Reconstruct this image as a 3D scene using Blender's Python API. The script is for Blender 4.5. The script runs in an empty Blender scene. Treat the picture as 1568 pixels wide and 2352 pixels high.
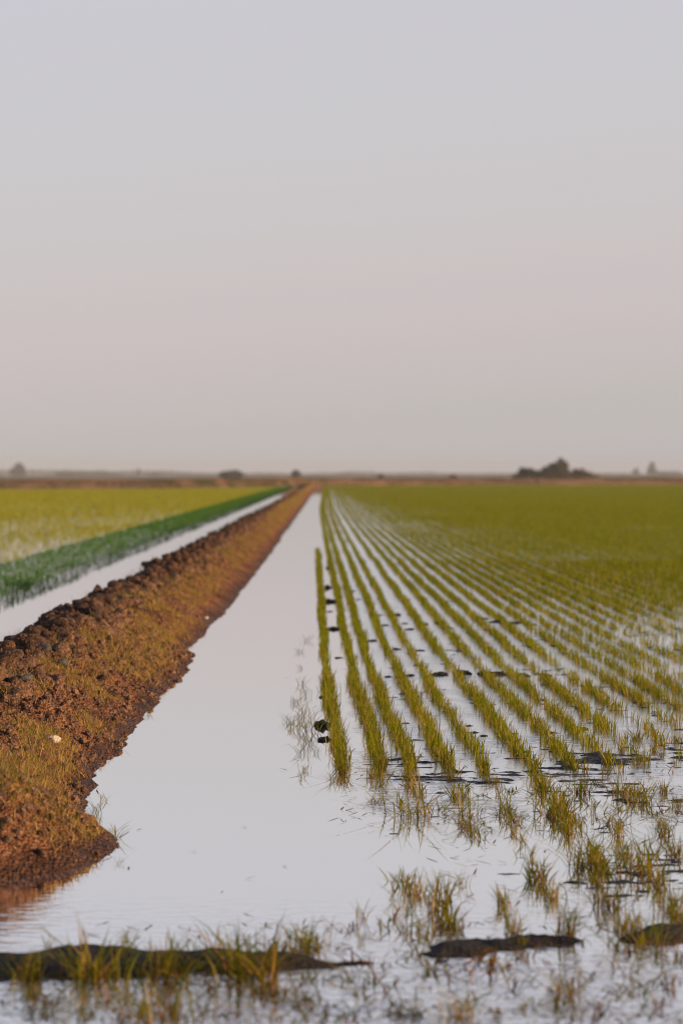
import bpy, bmesh, math
import numpy as np
from mathutils import Vector, Matrix, Euler

R = math.radians
rng = np.random.default_rng(7)
scene = bpy.context.scene
COL = scene.collection
EYE = 1.65
FPX = 5553.0                       # focal length in units of a 1568 x 2352 picture
YAW, PITCH = 32 / FPX, 88 / FPX

# ------------------------------------------------------------------ helpers
CAM_M = Euler((math.pi / 2 - PITCH, 0, -YAW), 'XYZ').to_matrix()


def at(x, y, z=0.0):
    """point of the plane at height z that the photograph shows at (x, y) of 1568 x 2352"""
    d = CAM_M @ Vector(((x - 784) / FPX, -(y - 1176) / FPX, -1))
    t = (z - EYE) / d.z
    return d.x * t, d.y * t


def far_at(x, top, dist):
    """X, half-nothing and height of something whose top shows at (x, top), at distance dist"""
    d = CAM_M @ Vector(((x - 784) / FPX, -(top - 1176) / FPX, -1))
    t = dist / d.y
    return d.x * t, EYE + d.z * t


def lin(*c):
    c = np.array(c, float) / 255.0
    return tuple(np.where(c <= 0.04045, c / 12.92, ((c + 0.055) / 1.055) ** 2.4))


def tag(o, label=None, cat=None, group=None, kind=None):
    if label: o['label'] = label
    if cat: o['category'] = cat
    if group: o['group'] = group
    if kind: o['kind'] = kind
    return o


def link(o, parent=None):
    COL.objects.link(o)
    if parent is not None: o.parent = parent
    return o


def empty(name, loc=(0, 0, 0), rz=0.0):
    o = bpy.data.objects.new(name, None)
    o.empty_display_size = 0.05
    o.location = loc
    o.rotation_euler = (0, 0, rz)
    return link(o)


_perm = np.random.default_rng(3).random((256, 256))


def vnoise(x, y):
    x = np.asarray(x, float); y = np.asarray(y, float)
    xi = np.floor(x).astype(int); yi = np.floor(y).astype(int)
    fx = x - xi; fy = y - yi
    fx = fx * fx * (3 - 2 * fx); fy = fy * fy * (3 - 2 * fy)
    a = _perm[xi & 255, yi & 255]; b = _perm[(xi + 1) & 255, yi & 255]
    c = _perm[xi & 255, (yi + 1) & 255]; d = _perm[(xi + 1) & 255, (yi + 1) & 255]
    return (a * (1 - fx) + b * fx) * (1 - fy) + (c * (1 - fx) + d * fx) * fy


def fbm(x, y, oct=4, seed=0):
    s = 0; amp = 1; tot = 0
    for i in range(oct):
        ca, sa = math.cos(i * 0.9 + 0.4), math.sin(i * 0.9 + 0.4)
        xx = x * ca - y * sa + 17.3 * i + seed * 31.7
        yy = x * sa + y * ca - 9.1 * i + seed * 11.9
        s = s + amp * vnoise(xx, yy); tot += amp
        x = x * 2.03; y = y * 2.03; amp *= 0.5
    return s / tot


def sstep(a, b, x):
    t = np.clip((np.asarray(x, float) - a) / (b - a), 0, 1)
    return t * t * (3 - 2 * t)


def np_mesh(name, verts, quads=None, tris=None, col=None, smooth=False):
    me = bpy.data.meshes.new(name)
    verts = np.asarray(verts, np.float32).reshape(-1, 3)
    loops = []; starts = []; n = 0
    if quads is not None and len(quads):
        q = np.asarray(quads, np.int32); loops.append(q.ravel())
        starts.append(np.arange(len(q)) * 4); n = len(q) * 4
    if tris is not None and len(tris):
        t = np.asarray(tris, np.int32); loops.append(t.ravel())
        starts.append(n + np.arange(len(t)) * 3)
    loops = np.concatenate(loops).astype(np.int32); starts = np.concatenate(starts).astype(np.int32)
    me.vertices.add(len(verts)); me.vertices.foreach_set('co', verts.ravel())
    me.loops.add(len(loops)); me.loops.foreach_set('vertex_index', loops)
    me.polygons.add(len(starts)); me.polygons.foreach_set('loop_start', starts)
    if col is not None:
        a = me.color_attributes.new('tint', 'FLOAT_COLOR', 'POINT')
        c = np.ones((len(verts), 4), np.float32); c[:, :3] = np.clip(np.asarray(col).reshape(-1, 3), 0, 1)
        a.data.foreach_set('color', c.ravel())
    me.update(calc_edges=True)
    me.validate()
    if smooth:
        me.polygons.foreach_set('use_smooth', np.ones(len(me.polygons), bool))
    return me


def obj(name, me, m, parent=None):
    me.materials.clear(); me.materials.append(m)
    return link(bpy.data.objects.new(name, me), parent)


def grid_mesh(name, xs, ys, zf, smooth=True):
    X, Y = np.meshgrid(xs, ys)
    V = np.stack([X, Y, zf(X, Y)], -1).reshape(-1, 3)
    nx, ny = len(xs), len(ys)
    i = (np.arange(ny - 1)[:, None] * nx + np.arange(nx - 1)[None]).ravel()
    Q = np.stack([i, i + 1, i + nx + 1, i + nx], -1)
    return V, Q


# ------------------------------------------------------------------ materials
def new_mat(name):
    m = bpy.data.materials.new(name); m.use_nodes = True
    nt = m.node_tree; nt.nodes.clear()
    return m, nt, nt.nodes.new('ShaderNodeOutputMaterial')


def N(nt, t, **kw):
    n = nt.nodes.new(t)
    for k, v in kw.items(): setattr(n, k, v)
    return n


def foliage_mat(name, transl=0.35, rough=0.5):
    m, nt, out = new_mat(name)
    at_ = N(nt, 'ShaderNodeAttribute', attribute_name='tint')
    oi = N(nt, 'ShaderNodeObjectInfo')
    mr = N(nt, 'ShaderNodeMapRange'); mr.inputs['To Min'].default_value = 0.75; mr.inputs['To Max'].default_value = 1.2
    nt.links.new(oi.outputs['Random'], mr.inputs['Value'])
    hs = N(nt, 'ShaderNodeHueSaturation')
    nt.links.new(mr.outputs[0], hs.inputs['Value']); nt.links.new(at_.outputs['Color'], hs.inputs['Color'])
    p = N(nt, 'ShaderNodeBsdfPrincipled'); p.inputs['Roughness'].default_value = rough
    p.inputs['Specular IOR Level'].default_value = 0.03
    t = N(nt, 'ShaderNodeBsdfTranslucent')
    nt.links.new(hs.outputs[0], p.inputs['Base Color']); nt.links.new(hs.outputs[0], t.inputs['Color'])
    mx = N(nt, 'ShaderNodeMixShader'); mx.inputs[0].default_value = transl
    nt.links.new(p.outputs[0], mx.inputs[1]); nt.links.new(t.outputs[0], mx.inputs[2])
    nt.links.new(mx.outputs[0], out.inputs['Surface'])
    return m


def soil_mat(name, c1, c2, c3, bump=0.02, wet=None, rough=0.9, scale=1.0, crest_shade_x=None):
    """crumbly earth: three colours mixed by noise; wet = (height below which the soil is soaked)"""
    m, nt, out = new_mat(name)
    geo = N(nt, 'ShaderNodeNewGeometry')
    tc = N(nt, 'ShaderNodeTexCoord')
    n1 = N(nt, 'ShaderNodeTexNoise'); n1.inputs['Scale'].default_value = 5 * scale; n1.inputs['Detail'].default_value = 6
    n2 = N(nt, 'ShaderNodeTexNoise'); n2.inputs['Scale'].default_value = 38 * scale; n2.inputs['Detail'].default_value = 5; n2.inputs['Roughness'].default_value = .7
    n3 = N(nt, 'ShaderNodeTexVoronoi'); n3.inputs['Scale'].default_value = 60 * scale
    for n in (n1, n2, n3): nt.links.new(geo.outputs['Position'], n.inputs['Vector'])
    r1 = N(nt, 'ShaderNodeValToRGB')
    r1.color_ramp.elements[0].position = .35; r1.color_ramp.elements[0].color = (*c1, 1)
    r1.color_ramp.elements[1].position = .62; r1.color_ramp.elements[1].color = (*c2, 1)
    nt.links.new(n1.outputs['Fac'], r1.inputs['Fac'])
    r2 = N(nt, 'ShaderNodeValToRGB')
    r2.color_ramp.elements[0].position = .5; r2.color_ramp.elements[0].color = (0, 0, 0, 1)
    r2.color_ramp.elements[1].position = .72; r2.color_ramp.elements[1].color = (1, 1, 1, 1)
    nt.links.new(n2.outputs['Fac'], r2.inputs['Fac'])
    mx = N(nt, 'ShaderNodeMix', data_type='RGBA'); mx.inputs[7].default_value = (*c3, 1)
    nt.links.new(r2.outputs[0], mx.inputs[0]); nt.links.new(r1.outputs[0], mx.inputs[6])
    p = N(nt, 'ShaderNodeBsdfPrincipled'); p.inputs['Roughness'].default_value = rough
    p.inputs['Specular IOR Level'].default_value = 0.2
    col = mx.outputs[2]
    if wet is not None:
        sx = N(nt, 'ShaderNodeSeparateXYZ'); nt.links.new(geo.outputs['Position'], sx.inputs[0])
        add = N(nt, 'ShaderNodeMath', operation='MULTIPLY_ADD'); add.inputs[1].default_value = .05; nt.links.new(n1.outputs['Fac'], add.inputs[0])
        nt.links.new(sx.outputs['Z'], add.inputs[2])
        mr = N(nt, 'ShaderNodeMapRange'); mr.inputs['From Min'].default_value = wet; mr.inputs['From Max'].default_value = wet + .05
        mr.inputs['To Min'].default_value = .38; mr.inputs['To Max'].default_value = 1
        nt.links.new(add.outputs[0], mr.inputs['Value'])
        mul = N(nt, 'ShaderNodeMix', data_type='RGBA', blend_type='MULTIPLY'); mul.inputs[0].default_value = 1
        nt.links.new(col, mul.inputs[6]); nt.links.new(mr.outputs[0], mul.inputs[7]); col = mul.outputs[2]
        mr2 = N(nt, 'ShaderNodeMapRange'); mr2.inputs['From Min'].default_value = wet; mr2.inputs['From Max'].default_value = wet + .03
        mr2.inputs['To Min'].default_value = .55; mr2.inputs['To Max'].default_value = rough
        nt.links.new(add.outputs[0], mr2.inputs['Value']); nt.links.new(mr2.outputs[0], p.inputs['Roughness'])
    if crest_shade_x is not None:        # crest shade painted into the soil colour, darker towards the crest
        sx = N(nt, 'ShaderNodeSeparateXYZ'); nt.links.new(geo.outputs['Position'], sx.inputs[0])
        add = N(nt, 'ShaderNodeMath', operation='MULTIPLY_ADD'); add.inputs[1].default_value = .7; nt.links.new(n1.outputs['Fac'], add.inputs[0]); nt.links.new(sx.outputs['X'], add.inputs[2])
        mr = N(nt, 'ShaderNodeMapRange'); mr.inputs['From Min'].default_value = crest_shade_x + .2; mr.inputs['From Max'].default_value = crest_shade_x + .45
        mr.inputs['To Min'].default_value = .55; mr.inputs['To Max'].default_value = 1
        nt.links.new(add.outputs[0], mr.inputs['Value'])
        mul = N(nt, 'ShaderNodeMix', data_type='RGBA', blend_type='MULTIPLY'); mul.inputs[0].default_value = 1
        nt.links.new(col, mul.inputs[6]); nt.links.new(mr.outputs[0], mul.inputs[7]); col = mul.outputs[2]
    nt.links.new(col, p.inputs['Base Color'])
    ad = N(nt, 'ShaderNodeMath', operation='ADD')
    nt.links.new(n2.outputs['Fac'], ad.inputs[0]); nt.links.new(n3.outputs['Distance'], ad.inputs[1])
    b = N(nt, 'ShaderNodeBump'); b.inputs['Strength'].default_value = 1; b.inputs['Distance'].default_value = bump
    nt.links.new(ad.outputs[0], b.inputs['Height']); nt.links.new(b.outputs[0], p.inputs['Normal'])
    nt.links.new(p.outputs[0], out.inputs['Surface'])
    return m


def water_mat():
    m, nt, out = new_mat('flood_water')
    geo = N(nt, 'ShaderNodeNewGeometry')
    sx = N(nt, 'ShaderNodeSeparateXYZ'); nt.links.new(geo.outputs['Position'], sx.inputs[0])

    def mrange(sock, a, b, c, d):
        r = N(nt, 'ShaderNodeMapRange', interpolation_type='SMOOTHSTEP')
        for k, v in zip(('From Min', 'From Max', 'To Min', 'To Max'), (a, b, c, d)): r.inputs[k].default_value = v
        nt.links.new(sock, r.inputs['Value']); return r.outputs[0]

    def mth(op, a, b):
        r = N(nt, 'ShaderNodeMath', operation=op); r.inputs[2].default_value = .012
        for i, v in enumerate((a, b)):
            if isinstance(v, (int, float)): r.inputs[i].default_value = v
            else: nt.links.new(v, r.inputs[i])
        return r.outputs[0]
    # where the breeze ruffles the surface: the near edge, and the shallows among the rows
    near = mrange(sx.outputs['Y'], 7.9, 9.2, .42, 0.0)
    mid = mrange(sx.outputs['Y'], 9.0, 9.9, .22, 0.012)
    rows = mth('MULTIPLY', mrange(sx.outputs['X'], 0.0, 0.35, 0, 1), mrange(sx.outputs['Y'], 10.6, 12.2, 0, 1))
    pn = N(nt, 'ShaderNodeTexNoise'); pn.inputs['Scale'].default_value = 1.3; pn.inputs['Detail'].default_value = 3
    nt.links.new(geo.outputs['Position'], pn.inputs['Vector'])
    patch = mrange(pn.outputs['Fac'], .42, .62, .05, 1)
    rows = mth('MULTIPLY', rows, patch)
    rows = mth('MULTIPLY', rows, mrange(sx.outputs['Y'], 20, 60, .8, .25))
    mask = mth('MAXIMUM', mth('MAXIMUM', near, mid), rows)
    mp = N(nt, 'ShaderNodeMapping'); mp.inputs['Scale'].default_value = (9, 16, 1)
    nt.links.new(geo.outputs['Position'], mp.inputs['Vector'])
    w1 = N(nt, 'ShaderNodeTexNoise'); w1.inputs['Scale'].default_value = 1; w1.inputs['Detail'].default_value = 3; w1.inputs['Distortion'].default_value = .6
    nt.links.new(mp.outputs[0], w1.inputs['Vector'])
    b = N(nt, 'ShaderNodeBump'); b.inputs['Distance'].default_value = 0.012
    nt.links.new(mask, b.inputs['Strength']); nt.links.new(w1.outputs['Fac'], b.inputs['Height'])
    film = mth('MULTIPLY', mrange(sx.outputs['X'], 0.1, 0.4, 0, 1), mrange(sx.outputs['Y'], 11.5, 13.5, 0, 1))
    g = N(nt, 'ShaderNodeBsdfGlossy'); nt.links.new(mth('MULTIPLY_ADD', film, .17), g.inputs['Roughness']); g.inputs['Color'].default_value = (.97, .97, .97, 1)
    d = N(nt, 'ShaderNodeBsdfDiffuse'); d.inputs['Color'].default_value = (.34, .29, .24, 1)   # suspended silt
    fr = N(nt, 'ShaderNodeFresnel'); fr.inputs['IOR'].default_value = 1.75
    for n in (g, fr): nt.links.new(b.outputs[0], n.inputs['Normal'])
    fac = mrange(fr.outputs[0], 0.05, .42, .25, .97)
    mx = N(nt, 'ShaderNodeMixShader'); nt.links.new(fac, mx.inputs[0])
    nt.links.new(d.outputs[0], mx.inputs[1]); nt.links.new(g.outputs[0], mx.inputs[2])
    nt.links.new(mx.outputs[0], out.inputs['Surface'])
    return m


M_WATER = water_mat()
M_SOIL = soil_mat('levee_soil', (.08, .030, .012), (.29, .118, .050), (.50, .25, .13), bump=.035, wet=.06, crest_shade_x=-1.9)
M_CLOD = soil_mat('clod_soil', (.055, .03, .018), (.17, .085, .048), (.42, .24, .15), bump=.015, crest_shade_x=-1.9)  # crest shade and sunlit patches painted into the clod colours
M_GREY = soil_mat('grey_clay', (.06, .057, .05), (.085, .08, .07), (.11, .105, .095), bump=.006)
M_STONE = soil_mat('pale_stone', (.38, .31, .25), (.45, .38, .31), (.5, .43, .36), bump=.003, scale=.6)
M_MUD = soil_mat('wet_mud', (.02, .015, .011), (.034, .025, .018), (.055, .042, .032), bump=.006, rough=.8)
M_BED = soil_mat('paddy_mud', (.03, .026, .022), (.05, .042, .036), (.085, .08, .078), bump=.004, rough=.5)
M_GROUND = soil_mat('far_ground', (.13, .10, .05), (.17, .14, .06), (.2, .15, .09), bump=.02, scale=.02)
M_BANK = soil_mat('bank_soil', (.16, .10, .05), (.25, .14, .08), (.3, .2, .12), bump=.05, scale=.1)
M_BARK = soil_mat('bark', (.08, .06, .045), (.12, .09, .07), (.15, .12, .1), bump=.02)
M_RICE = foliage_mat('rice_leaf', .42)
M_GRASS = foliage_mat('levee_grass_leaf', .3)
M_REED = foliage_mat('reed_leaf', .25, .7)
M_LEAF = foliage_mat('tree_leaf', .2, .6)

# ------------------------------------------------------------------ ground, water
me = np_mesh('ground', [(-2900, -60, -.2), (2900, -60, -.2), (2900, 2950, -.2), (-2900, 2950, -.2)], quads=[(0, 1, 2, 3)])
tag(obj('ground', me, M_GROUND), 'flat tan farmland reaching the hazy horizon', 'ground', kind='structure')

V, Q = grid_mesh('w', np.linspace(-130, 130, 27), np.concatenate([np.linspace(-20, 40, 13), np.linspace(60, 380, 17)]), lambda x, y: 0 * x)
tag(obj('water', np_mesh('water', V, quads=Q), M_WATER), 'still flood water mirroring the pale sky over the paddies', 'water', kind='structure')

# ------------------------------------------------------------------ levee
_ry = [8.0, 9.4, 9.75, 10.1, 10.35, 10.65, 11.0, 11.35, 11.75, 12.2, 12.8, 13.4, 14.5, 16.6, 18.4, 20.6, 21.5, 23.0, 26, 40, 60, 400]
_rx = [-3.2, -2.3, -1.36, -1.05, -.985, -.94, -.985, -1.13, -1.17, -1.20, -1.21, -1.285, -1.26, -1.28, -1.235, -1.20, -1.20, -1.33, -1.25, -1.22, -1.21, -1.24]


def toe_right(y):
    w = (fbm(y * 2.6, 0 * y + 3.1, 3, 5) - .5) * .16 + (fbm(y * 11, 0 * y + 8.1, 2, 6) - .5) * .05
    return np.interp(y, _ry, _rx) + w * sstep(9.5, 12.5, y) * np.interp(y, [12, 40], [.8, 1.2]) + (fbm(y * 14, 0 * y, 2, 8) - .5) * .035


def toe_left(y):
    return -2.76 + (fbm(y * 1.3, 0 * y + 1.1, 3, 9) - .5) * .2


def levee_d(x, y):
    return toe_right(y) - x, x - toe_left(y)


def levee_z(x, y, rough=True):
    dr, dl = levee_d(x, y)
    front = (y - np.interp(x, [-3.2, -2.3, -1.36, -1.05, -.9], [9.6, 9.45, 9.72, 10.1, 10.5])) * 1.0
    hr = np.interp(dr, [-.4, 0, .05, .15, .45, .8, 1.08, 1.4], [-.16, 0, .04, .09, .27, .41, .44, .44])
    hl = np.interp(dl, [-.3, 0, .25, .55, 1.2], [-.16, 0, .26, .43, .45])
    hf = np.interp(front, [-.3, 0, .12, .45, .8, 1.3], [-.16, 0, .06, .19, .36, .46])
    z = np.minimum(np.minimum(hr, hl), hf)
    if rough:
        k = sstep(.03, .3, z)
        crest = sstep(.6, .85, dr)
        bare = sstep(13.6, 12.2, y) * sstep(-1.25, -1.45, x)
        big = (fbm(x * 4.2, y * 4.2, 3, 1) - .5)
        lump = np.abs(fbm(x * 13, y * 11, 3, 2) - .5) * 2
        fine = fbm(x * 40, y * 34, 3, 4) - .5
        z = z + k * (big * (.07 + .05 * crest) + (lump - .35) * (.07 + .05 * crest) * (1 - .5 * bare) + fine * .05) + (1 - k) * (z > -.05) * fine * .018
        z = z + crest * .03 * (fbm(y * .8, 0 * y + 5, 2, 12) - .5) * 2
    return z


xs = np.linspace(-3.3, -.84, 205)
ys = np.concatenate([np.arange(9.1, 26, .02), np.arange(26, 60, .06), np.arange(60, 140, .25), np.arange(140, 324, 1.0)])
V, Q = grid_mesh('levee', xs, ys, levee_z)
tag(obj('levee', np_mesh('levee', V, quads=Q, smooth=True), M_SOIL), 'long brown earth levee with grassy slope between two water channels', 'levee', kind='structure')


# ------------------------------------------------------------------ clods
def clod_verts(seed, sub, flat=.75, rough=.22, fq=2.2):
    r = np.random.default_rng(seed)
    bm = bmesh.new(); bmesh.ops.create_icosphere(bm, subdivisions=sub, radius=1)
    P = np.array([v.co[:] for v in bm.verts]); T = np.array([[v.index for v in f.verts] for f in bm.faces]); bm.free()
    n = r.normal(size=(13, 3)); n /= np.linalg.norm(n, axis=1)[:, None]
    d = r.uniform(.62, 1.0, 13)
    dots = P @ n.T
    rad = np.min(np.where(dots > .15, d[None] / np.maximum(dots, .15), 9), 1)
    rad = np.minimum(rad, 1.25)
    rad = rad * (1 + rough * (fbm(P[:, 0] * fq + 5 * seed, P[:, 1] * fq + P[:, 2] * 3, 3, seed % 7) - .5) * 2)
    P = P * rad[:, None] * np.array([r.uniform(.8, 1.2), r.uniform(.8, 1.2), flat * r.uniform(.8, 1.2)])
    return P, T


clod_hi = [np_mesh('clod', clod_verts(s, 3)[0], tris=clod_verts(s, 3)[1], smooth=False) for s in range(10)]
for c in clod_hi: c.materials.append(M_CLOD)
clod_lo = [clod_verts(s + 20, 2) for s in range(8)]
clod_tiny = [clod_verts(s + 40, 1) for s in range(8)]

cl = []                                     # x, y, size


def scatter(n, y0, y1, d0, d1, smin, smax, p=2.0, ypow=1.0):
    y = y0 + (y1 - y0) * rng.random(n) ** ypow
    d = rng.uniform(d0, d1, n) + rng.normal(0, .05, n)
    x = toe_right(y) - d
    s = smin + (smax - smin) * rng.random(n) ** p
    k = (x > toe_left(y) + .1)
    cl.append(np.stack([x, y, s], 1)[k])


scatter(1500, 12.2, 30, .58, 1.3, .02, .08, 1.4)
scatter(1500, 30, 70, .58, 1.25, .03, .095, 1.4)
scatter(700, 70, 160, .65, 1.2, .04, .085, 1.5)
scatter(3200, 10, 22, .06, .75, .006, .034, 2.6)
scatter(2200, 22, 60, .06, .75, .010, .03, 2.4)
scatter(420, 9.8, 13, .2, 1.5, .008, .045, 2.2)
cl = np.concatenate(cl)
dr, dl = levee_d(cl[:, 0], cl[:, 1])
visible = (cl[:, 0] > -.138 * cl[:, 1]) & (dr < 1.35)
score = np.where(visible & (cl[:, 1] > 11.5), cl[:, 2] / cl[:, 1], 0)
order = np.argsort(-score)
pick = order[:290]; rest = np.setdiff1d(np.arange(len(cl)), pick)
zc = levee_z(cl[:, 0], cl[:, 1])
for i in pick:
    x, y, s = cl[i]
    o = bpy.data.objects.new('earth_clod', clod_hi[int(rng.integers(10))]); link(o)
    o.location = (x, y, zc[i] + s * .25); o.scale = (s, s, s)
    o.rotation_euler = (rng.uniform(-.5, .5), rng.uniform(-.5, .5), rng.uniform(0, 6.28))
    if dr[i] > .62 and s > .045:
        tag(o, 'large crumbly brown earth clod lying on the levee crest', 'clod', 'large earth clods on the levee crest')
    elif dr[i] > .62:
        tag(o, 'fist-sized brown earth clod among bigger ones on levee crest', 'clod', 'fist-sized earth clods on the levee crest')
    else:
        tag(o, 'brown earth clod lying in the dry grass of levee slope', 'clod', 'earth clods on the grassy levee slope')


def merge_clods(idx, lib, spread=1.0):
    vs = []; ts = []; off = 0
    for i in idx:
        P, T = lib[int(rng.integers(len(lib)))]
        x, y, s = cl[i]
        a = rng.uniform(0, 6.28); ca, sa = math.cos(a), math.sin(a)
        Q_ = P * s
        Q_ = np.stack([Q_[:, 0] * ca - Q_[:, 1] * sa, Q_[:, 0] * sa + Q_[:, 1] * ca, Q_[:, 2]], 1) + (x, y, zc[i] + s * .2)
        vs.append(Q_); ts.append(T + off); off += len(P)
    return np.concatenate(vs), np.concatenate(ts)


near = rest[cl[rest, 1] < 24]; farr = rest[cl[rest, 1] >= 24]
v1, t1 = merge_clods(near, clod_lo); v2, t2 = merge_clods(farr, clod_tiny)
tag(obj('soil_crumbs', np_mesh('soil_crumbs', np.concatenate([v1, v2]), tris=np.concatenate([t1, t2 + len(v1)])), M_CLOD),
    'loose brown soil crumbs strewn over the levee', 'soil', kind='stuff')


def levee_hit(px, py):
    """where the photograph's ray at (px, py) meets the levee"""
    d = CAM_M @ Vector(((px - 784) / FPX, -(py - 1176) / FPX, -1))
    t = np.linspace(8, 60, 12000)
    x = d.x * t; y = d.y * t; z = EYE + d.z * t
    h = levee_z(x, y)
    k = np.argmax(z < np.maximum(h, 0))
    return x[k], y[k], max(h[k], 0)


def stone(px, py, wpx, seed, m, label, cat, name, flat=.7, asp=1.0):
    x, y, z = levee_hit(px, py)
    s = wpx / FPX * y / 2
    P, T = clod_verts(seed, 3, flat)
    o = obj(name, np_mesh(name, P * (s, s * asp, s), tris=T, smooth=False), m)
    o.location = (x, y, z + s * .3)
    return tag(o, label, cat)


stone(121, 1704, 30, 301, M_STONE, 'flat cream stone lying on the grassy levee slope near its end', 'stone', 'stone', .55)
stone(474, 1421, 13, 303, M_STONE, 'small bright pebble at the wet foot of the levee', 'stone', 'pebble', .8)
stone(146, 1528, 27, 305, M_GREY, 'rounded dark grey clay lump at the crest edge with grass in front', 'clod', 'clay_lump', .8)
stone(62, 1562, 46, 307, M_GREY, 'flat grey clay slab pressed into the levee crest', 'clod', 'clay_slab', .35, 1.6)
stone(104, 1497, 34, 309, M_GREY, 'upright blue-grey clay chunk on the levee crest', 'clod', 'clay_chunk', .9)
stone(24, 1512, 44, 310, M_CLOD, 'biggest dark brown earth block on the levee skyline', 'clod', 'earth_block', .8)


# ------------------------------------------------------------------ blades
def blades(x, y, z, h, w, lean, curl, az=None, c0=None, c1=None, low=False, root=None):
    """leaf blades as tapered bent strips; returns verts, quads, tris, colours.
    low = one triangle each. root = index arrays are offset so all strips share a root point"""
    n = len(x)
    if az is None: az = rng.uniform(0, 2 * math.pi, n)
    ca, sa = np.cos(az), np.sin(az)
    fa = az + math.pi / 2 + rng.normal(0, .5, n)
    sx, sy = np.cos(fa), np.sin(fa)
    levels = (0, 1.0) if low else (0, .38, .72, 1.0)
    vs = []; cs = []
    for t in levels:
        out = h * (lean * t + curl * t * t)
        zz = z + h * t * (1 - .35 * np.minimum(curl, 1.5) * t * t)
        px, py = x + ca * out, y + sa * out
        c = c0 * (1 - t) + c1 * t if not low or t else c0 * .55 + c1 * .45
        if t < 1:
            ww = w * (1.0 if low else (.75 if t == 0 else 1.0 if t < .5 else .7)) * .5
            vs += [np.stack([px - sx * ww, py - sy * ww, zz], 1), np.stack([px + sx * ww, py + sy * ww, zz], 1)]; cs += [c, c]
        else:
            vs.append(np.stack([px, py, zz], 1)); cs.append(c)
    k = len(vs)
    V = np.stack(vs, 1).reshape(-1, 3); C = np.stack(cs, 1).reshape(-1, 3)
    b = np.arange(n) * k
    if low:
        return V, np.zeros((0, 4), int), np.stack([b, b + 1, b + 2], 1), C
    Qd = np.concatenate([np.stack([b, b + 1, b + 3, b + 2], 1), np.stack([b + 2, b + 3, b + 5, b + 4], 1)])
    T = np.stack([b + 4, b + 5, b + 6], 1)
    return V, Qd, T, C


def join(parts):
    Vs, Qs, Ts, Cs = [], [], [], []; off = 0
    for V, Qd, T, C in parts:
        Vs.append(V); Qs.append(Qd + off); Ts.append(T + off); Cs.append(C); off += len(V)
    return np.concatenate(Vs), np.concatenate(Qs), np.concatenate(Ts), np.concatenate(Cs)


def jit(c, n, s=.12, hue=.12):
    c = np.tile(np.array(c, float), (n, 1)) * (1 + rng.normal(0, s, (n, 1)))
    c[:, 0] *= 1 + rng.normal(0, hue, n)
    return np.clip(c, .002, .9)


# rice colours (real leaf colours)
G_TIP = np.array((.14, .172, .002)); G_MID = np.array((.215, .19, .004)); STRAW = np.array((.42, .245, .06)); BROWN = np.array((.19, .085, .03))


def rice_cols(n, straw=.3, green=G_TIP, base=None):
    tip = jit(green, n); bs = jit(G_MID * 1.0, n)
    st = rng.random(n) < straw
    bs[st] = jit(STRAW, st.sum(), .2); tip[st] = tip[st] * .5 + jit(STRAW, st.sum()) * .5
    return bs, tip


# ---- where the rows run
S0 = [.08, .30, .456, .67, .868, 1.134, 1.374, 1.59]
S = list(S0)
_r2 = np.random.default_rng(11)
while S[-1] < 75: S.append(S[-1] + .222 + _r2.normal(0, .014))
S = np.array(S)
_cy = [5, 11, 14, 17.5, 22.7, 30, 40, 70, 111, 270, 400]
_cx = [0, 0, 0, -.06, -.115, -.15, -.215, -.39, -.60, -.74, -.78]


def row_curve(y): return np.interp(y, _cy, _cx)


def row_x(s, y):
    return s + row_curve(y) + .022 * (fbm(y * .5, 0 * y + s * 7, 2, 3) - .5) * 2


def dense_from(s): return np.interp(s, [0, 1.4, 1.8, 2.6, 3.6, 4.6, 8], [13.7, 13.75, 15.2, 18.0, 21.5, 24.5, 28])


def density(s, x, y):
    """0..1 how thick the crop stands"""
    d0 = dense_from(s) + (fbm(s * 5.1 + 0 * y, y * .7, 2, 21) - .5) * 1.6
    full = sstep(d0 - .5, d0 + .8, y) * (1 - .55 * sstep(.55, .7, fbm(s * 9.1 + 0 * y, y * 1.6, 2, 24)) * (y < 26)) * np.where(np.abs(s - .868) < .01, .7, 1)
    patch = fbm(x * 2.0, y * .55, 3, 22)
    thin = np.where(y > 13.3, .75, .0) * (.4 + .6 * sstep(.38, .58, patch)) * np.where(np.abs(s - .868) < .01, .8, 1)
    d = np.maximum(full, thin)
    gap = fbm(x * .35, y * .12, 3, 23)
    d = d * (1 - .3 * sstep(.58, .75, gap))
    return d


# rows near enough to show single tufts: list every tuft
tx, ty, ts_, tr = [], [], [], []
for k, s in enumerate(S):
    if s > 4.8: break
    yy = np.arange(12.9, 19.5, .048) + rng.normal(0, .012, len(np.arange(12.9, 19.5, .048)))
    xx = row_x(s, yy)
    keep = rng.random(len(yy)) < density(s, xx, yy) * .97
    yy, xx = yy[keep], xx[keep]
    tx.append(xx + rng.normal(0, .016, len(xx))); ty.append(yy); tr.append(np.full(len(xx), k))
tx = np.concatenate(tx); ty = np.concatenate(ty); tr = np.concatenate(tr)
infr = (tx < .146 * ty)
HAND = 96; NEAR = 150
order = np.argsort(np.where(infr, ty, 99))
n_row_tufts = min(300 - HAND - NEAR, int(infr.sum()))
pick = order[:n_row_tufts]
rest = np.setdiff1d(np.arange(len(tx)), pick)


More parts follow.
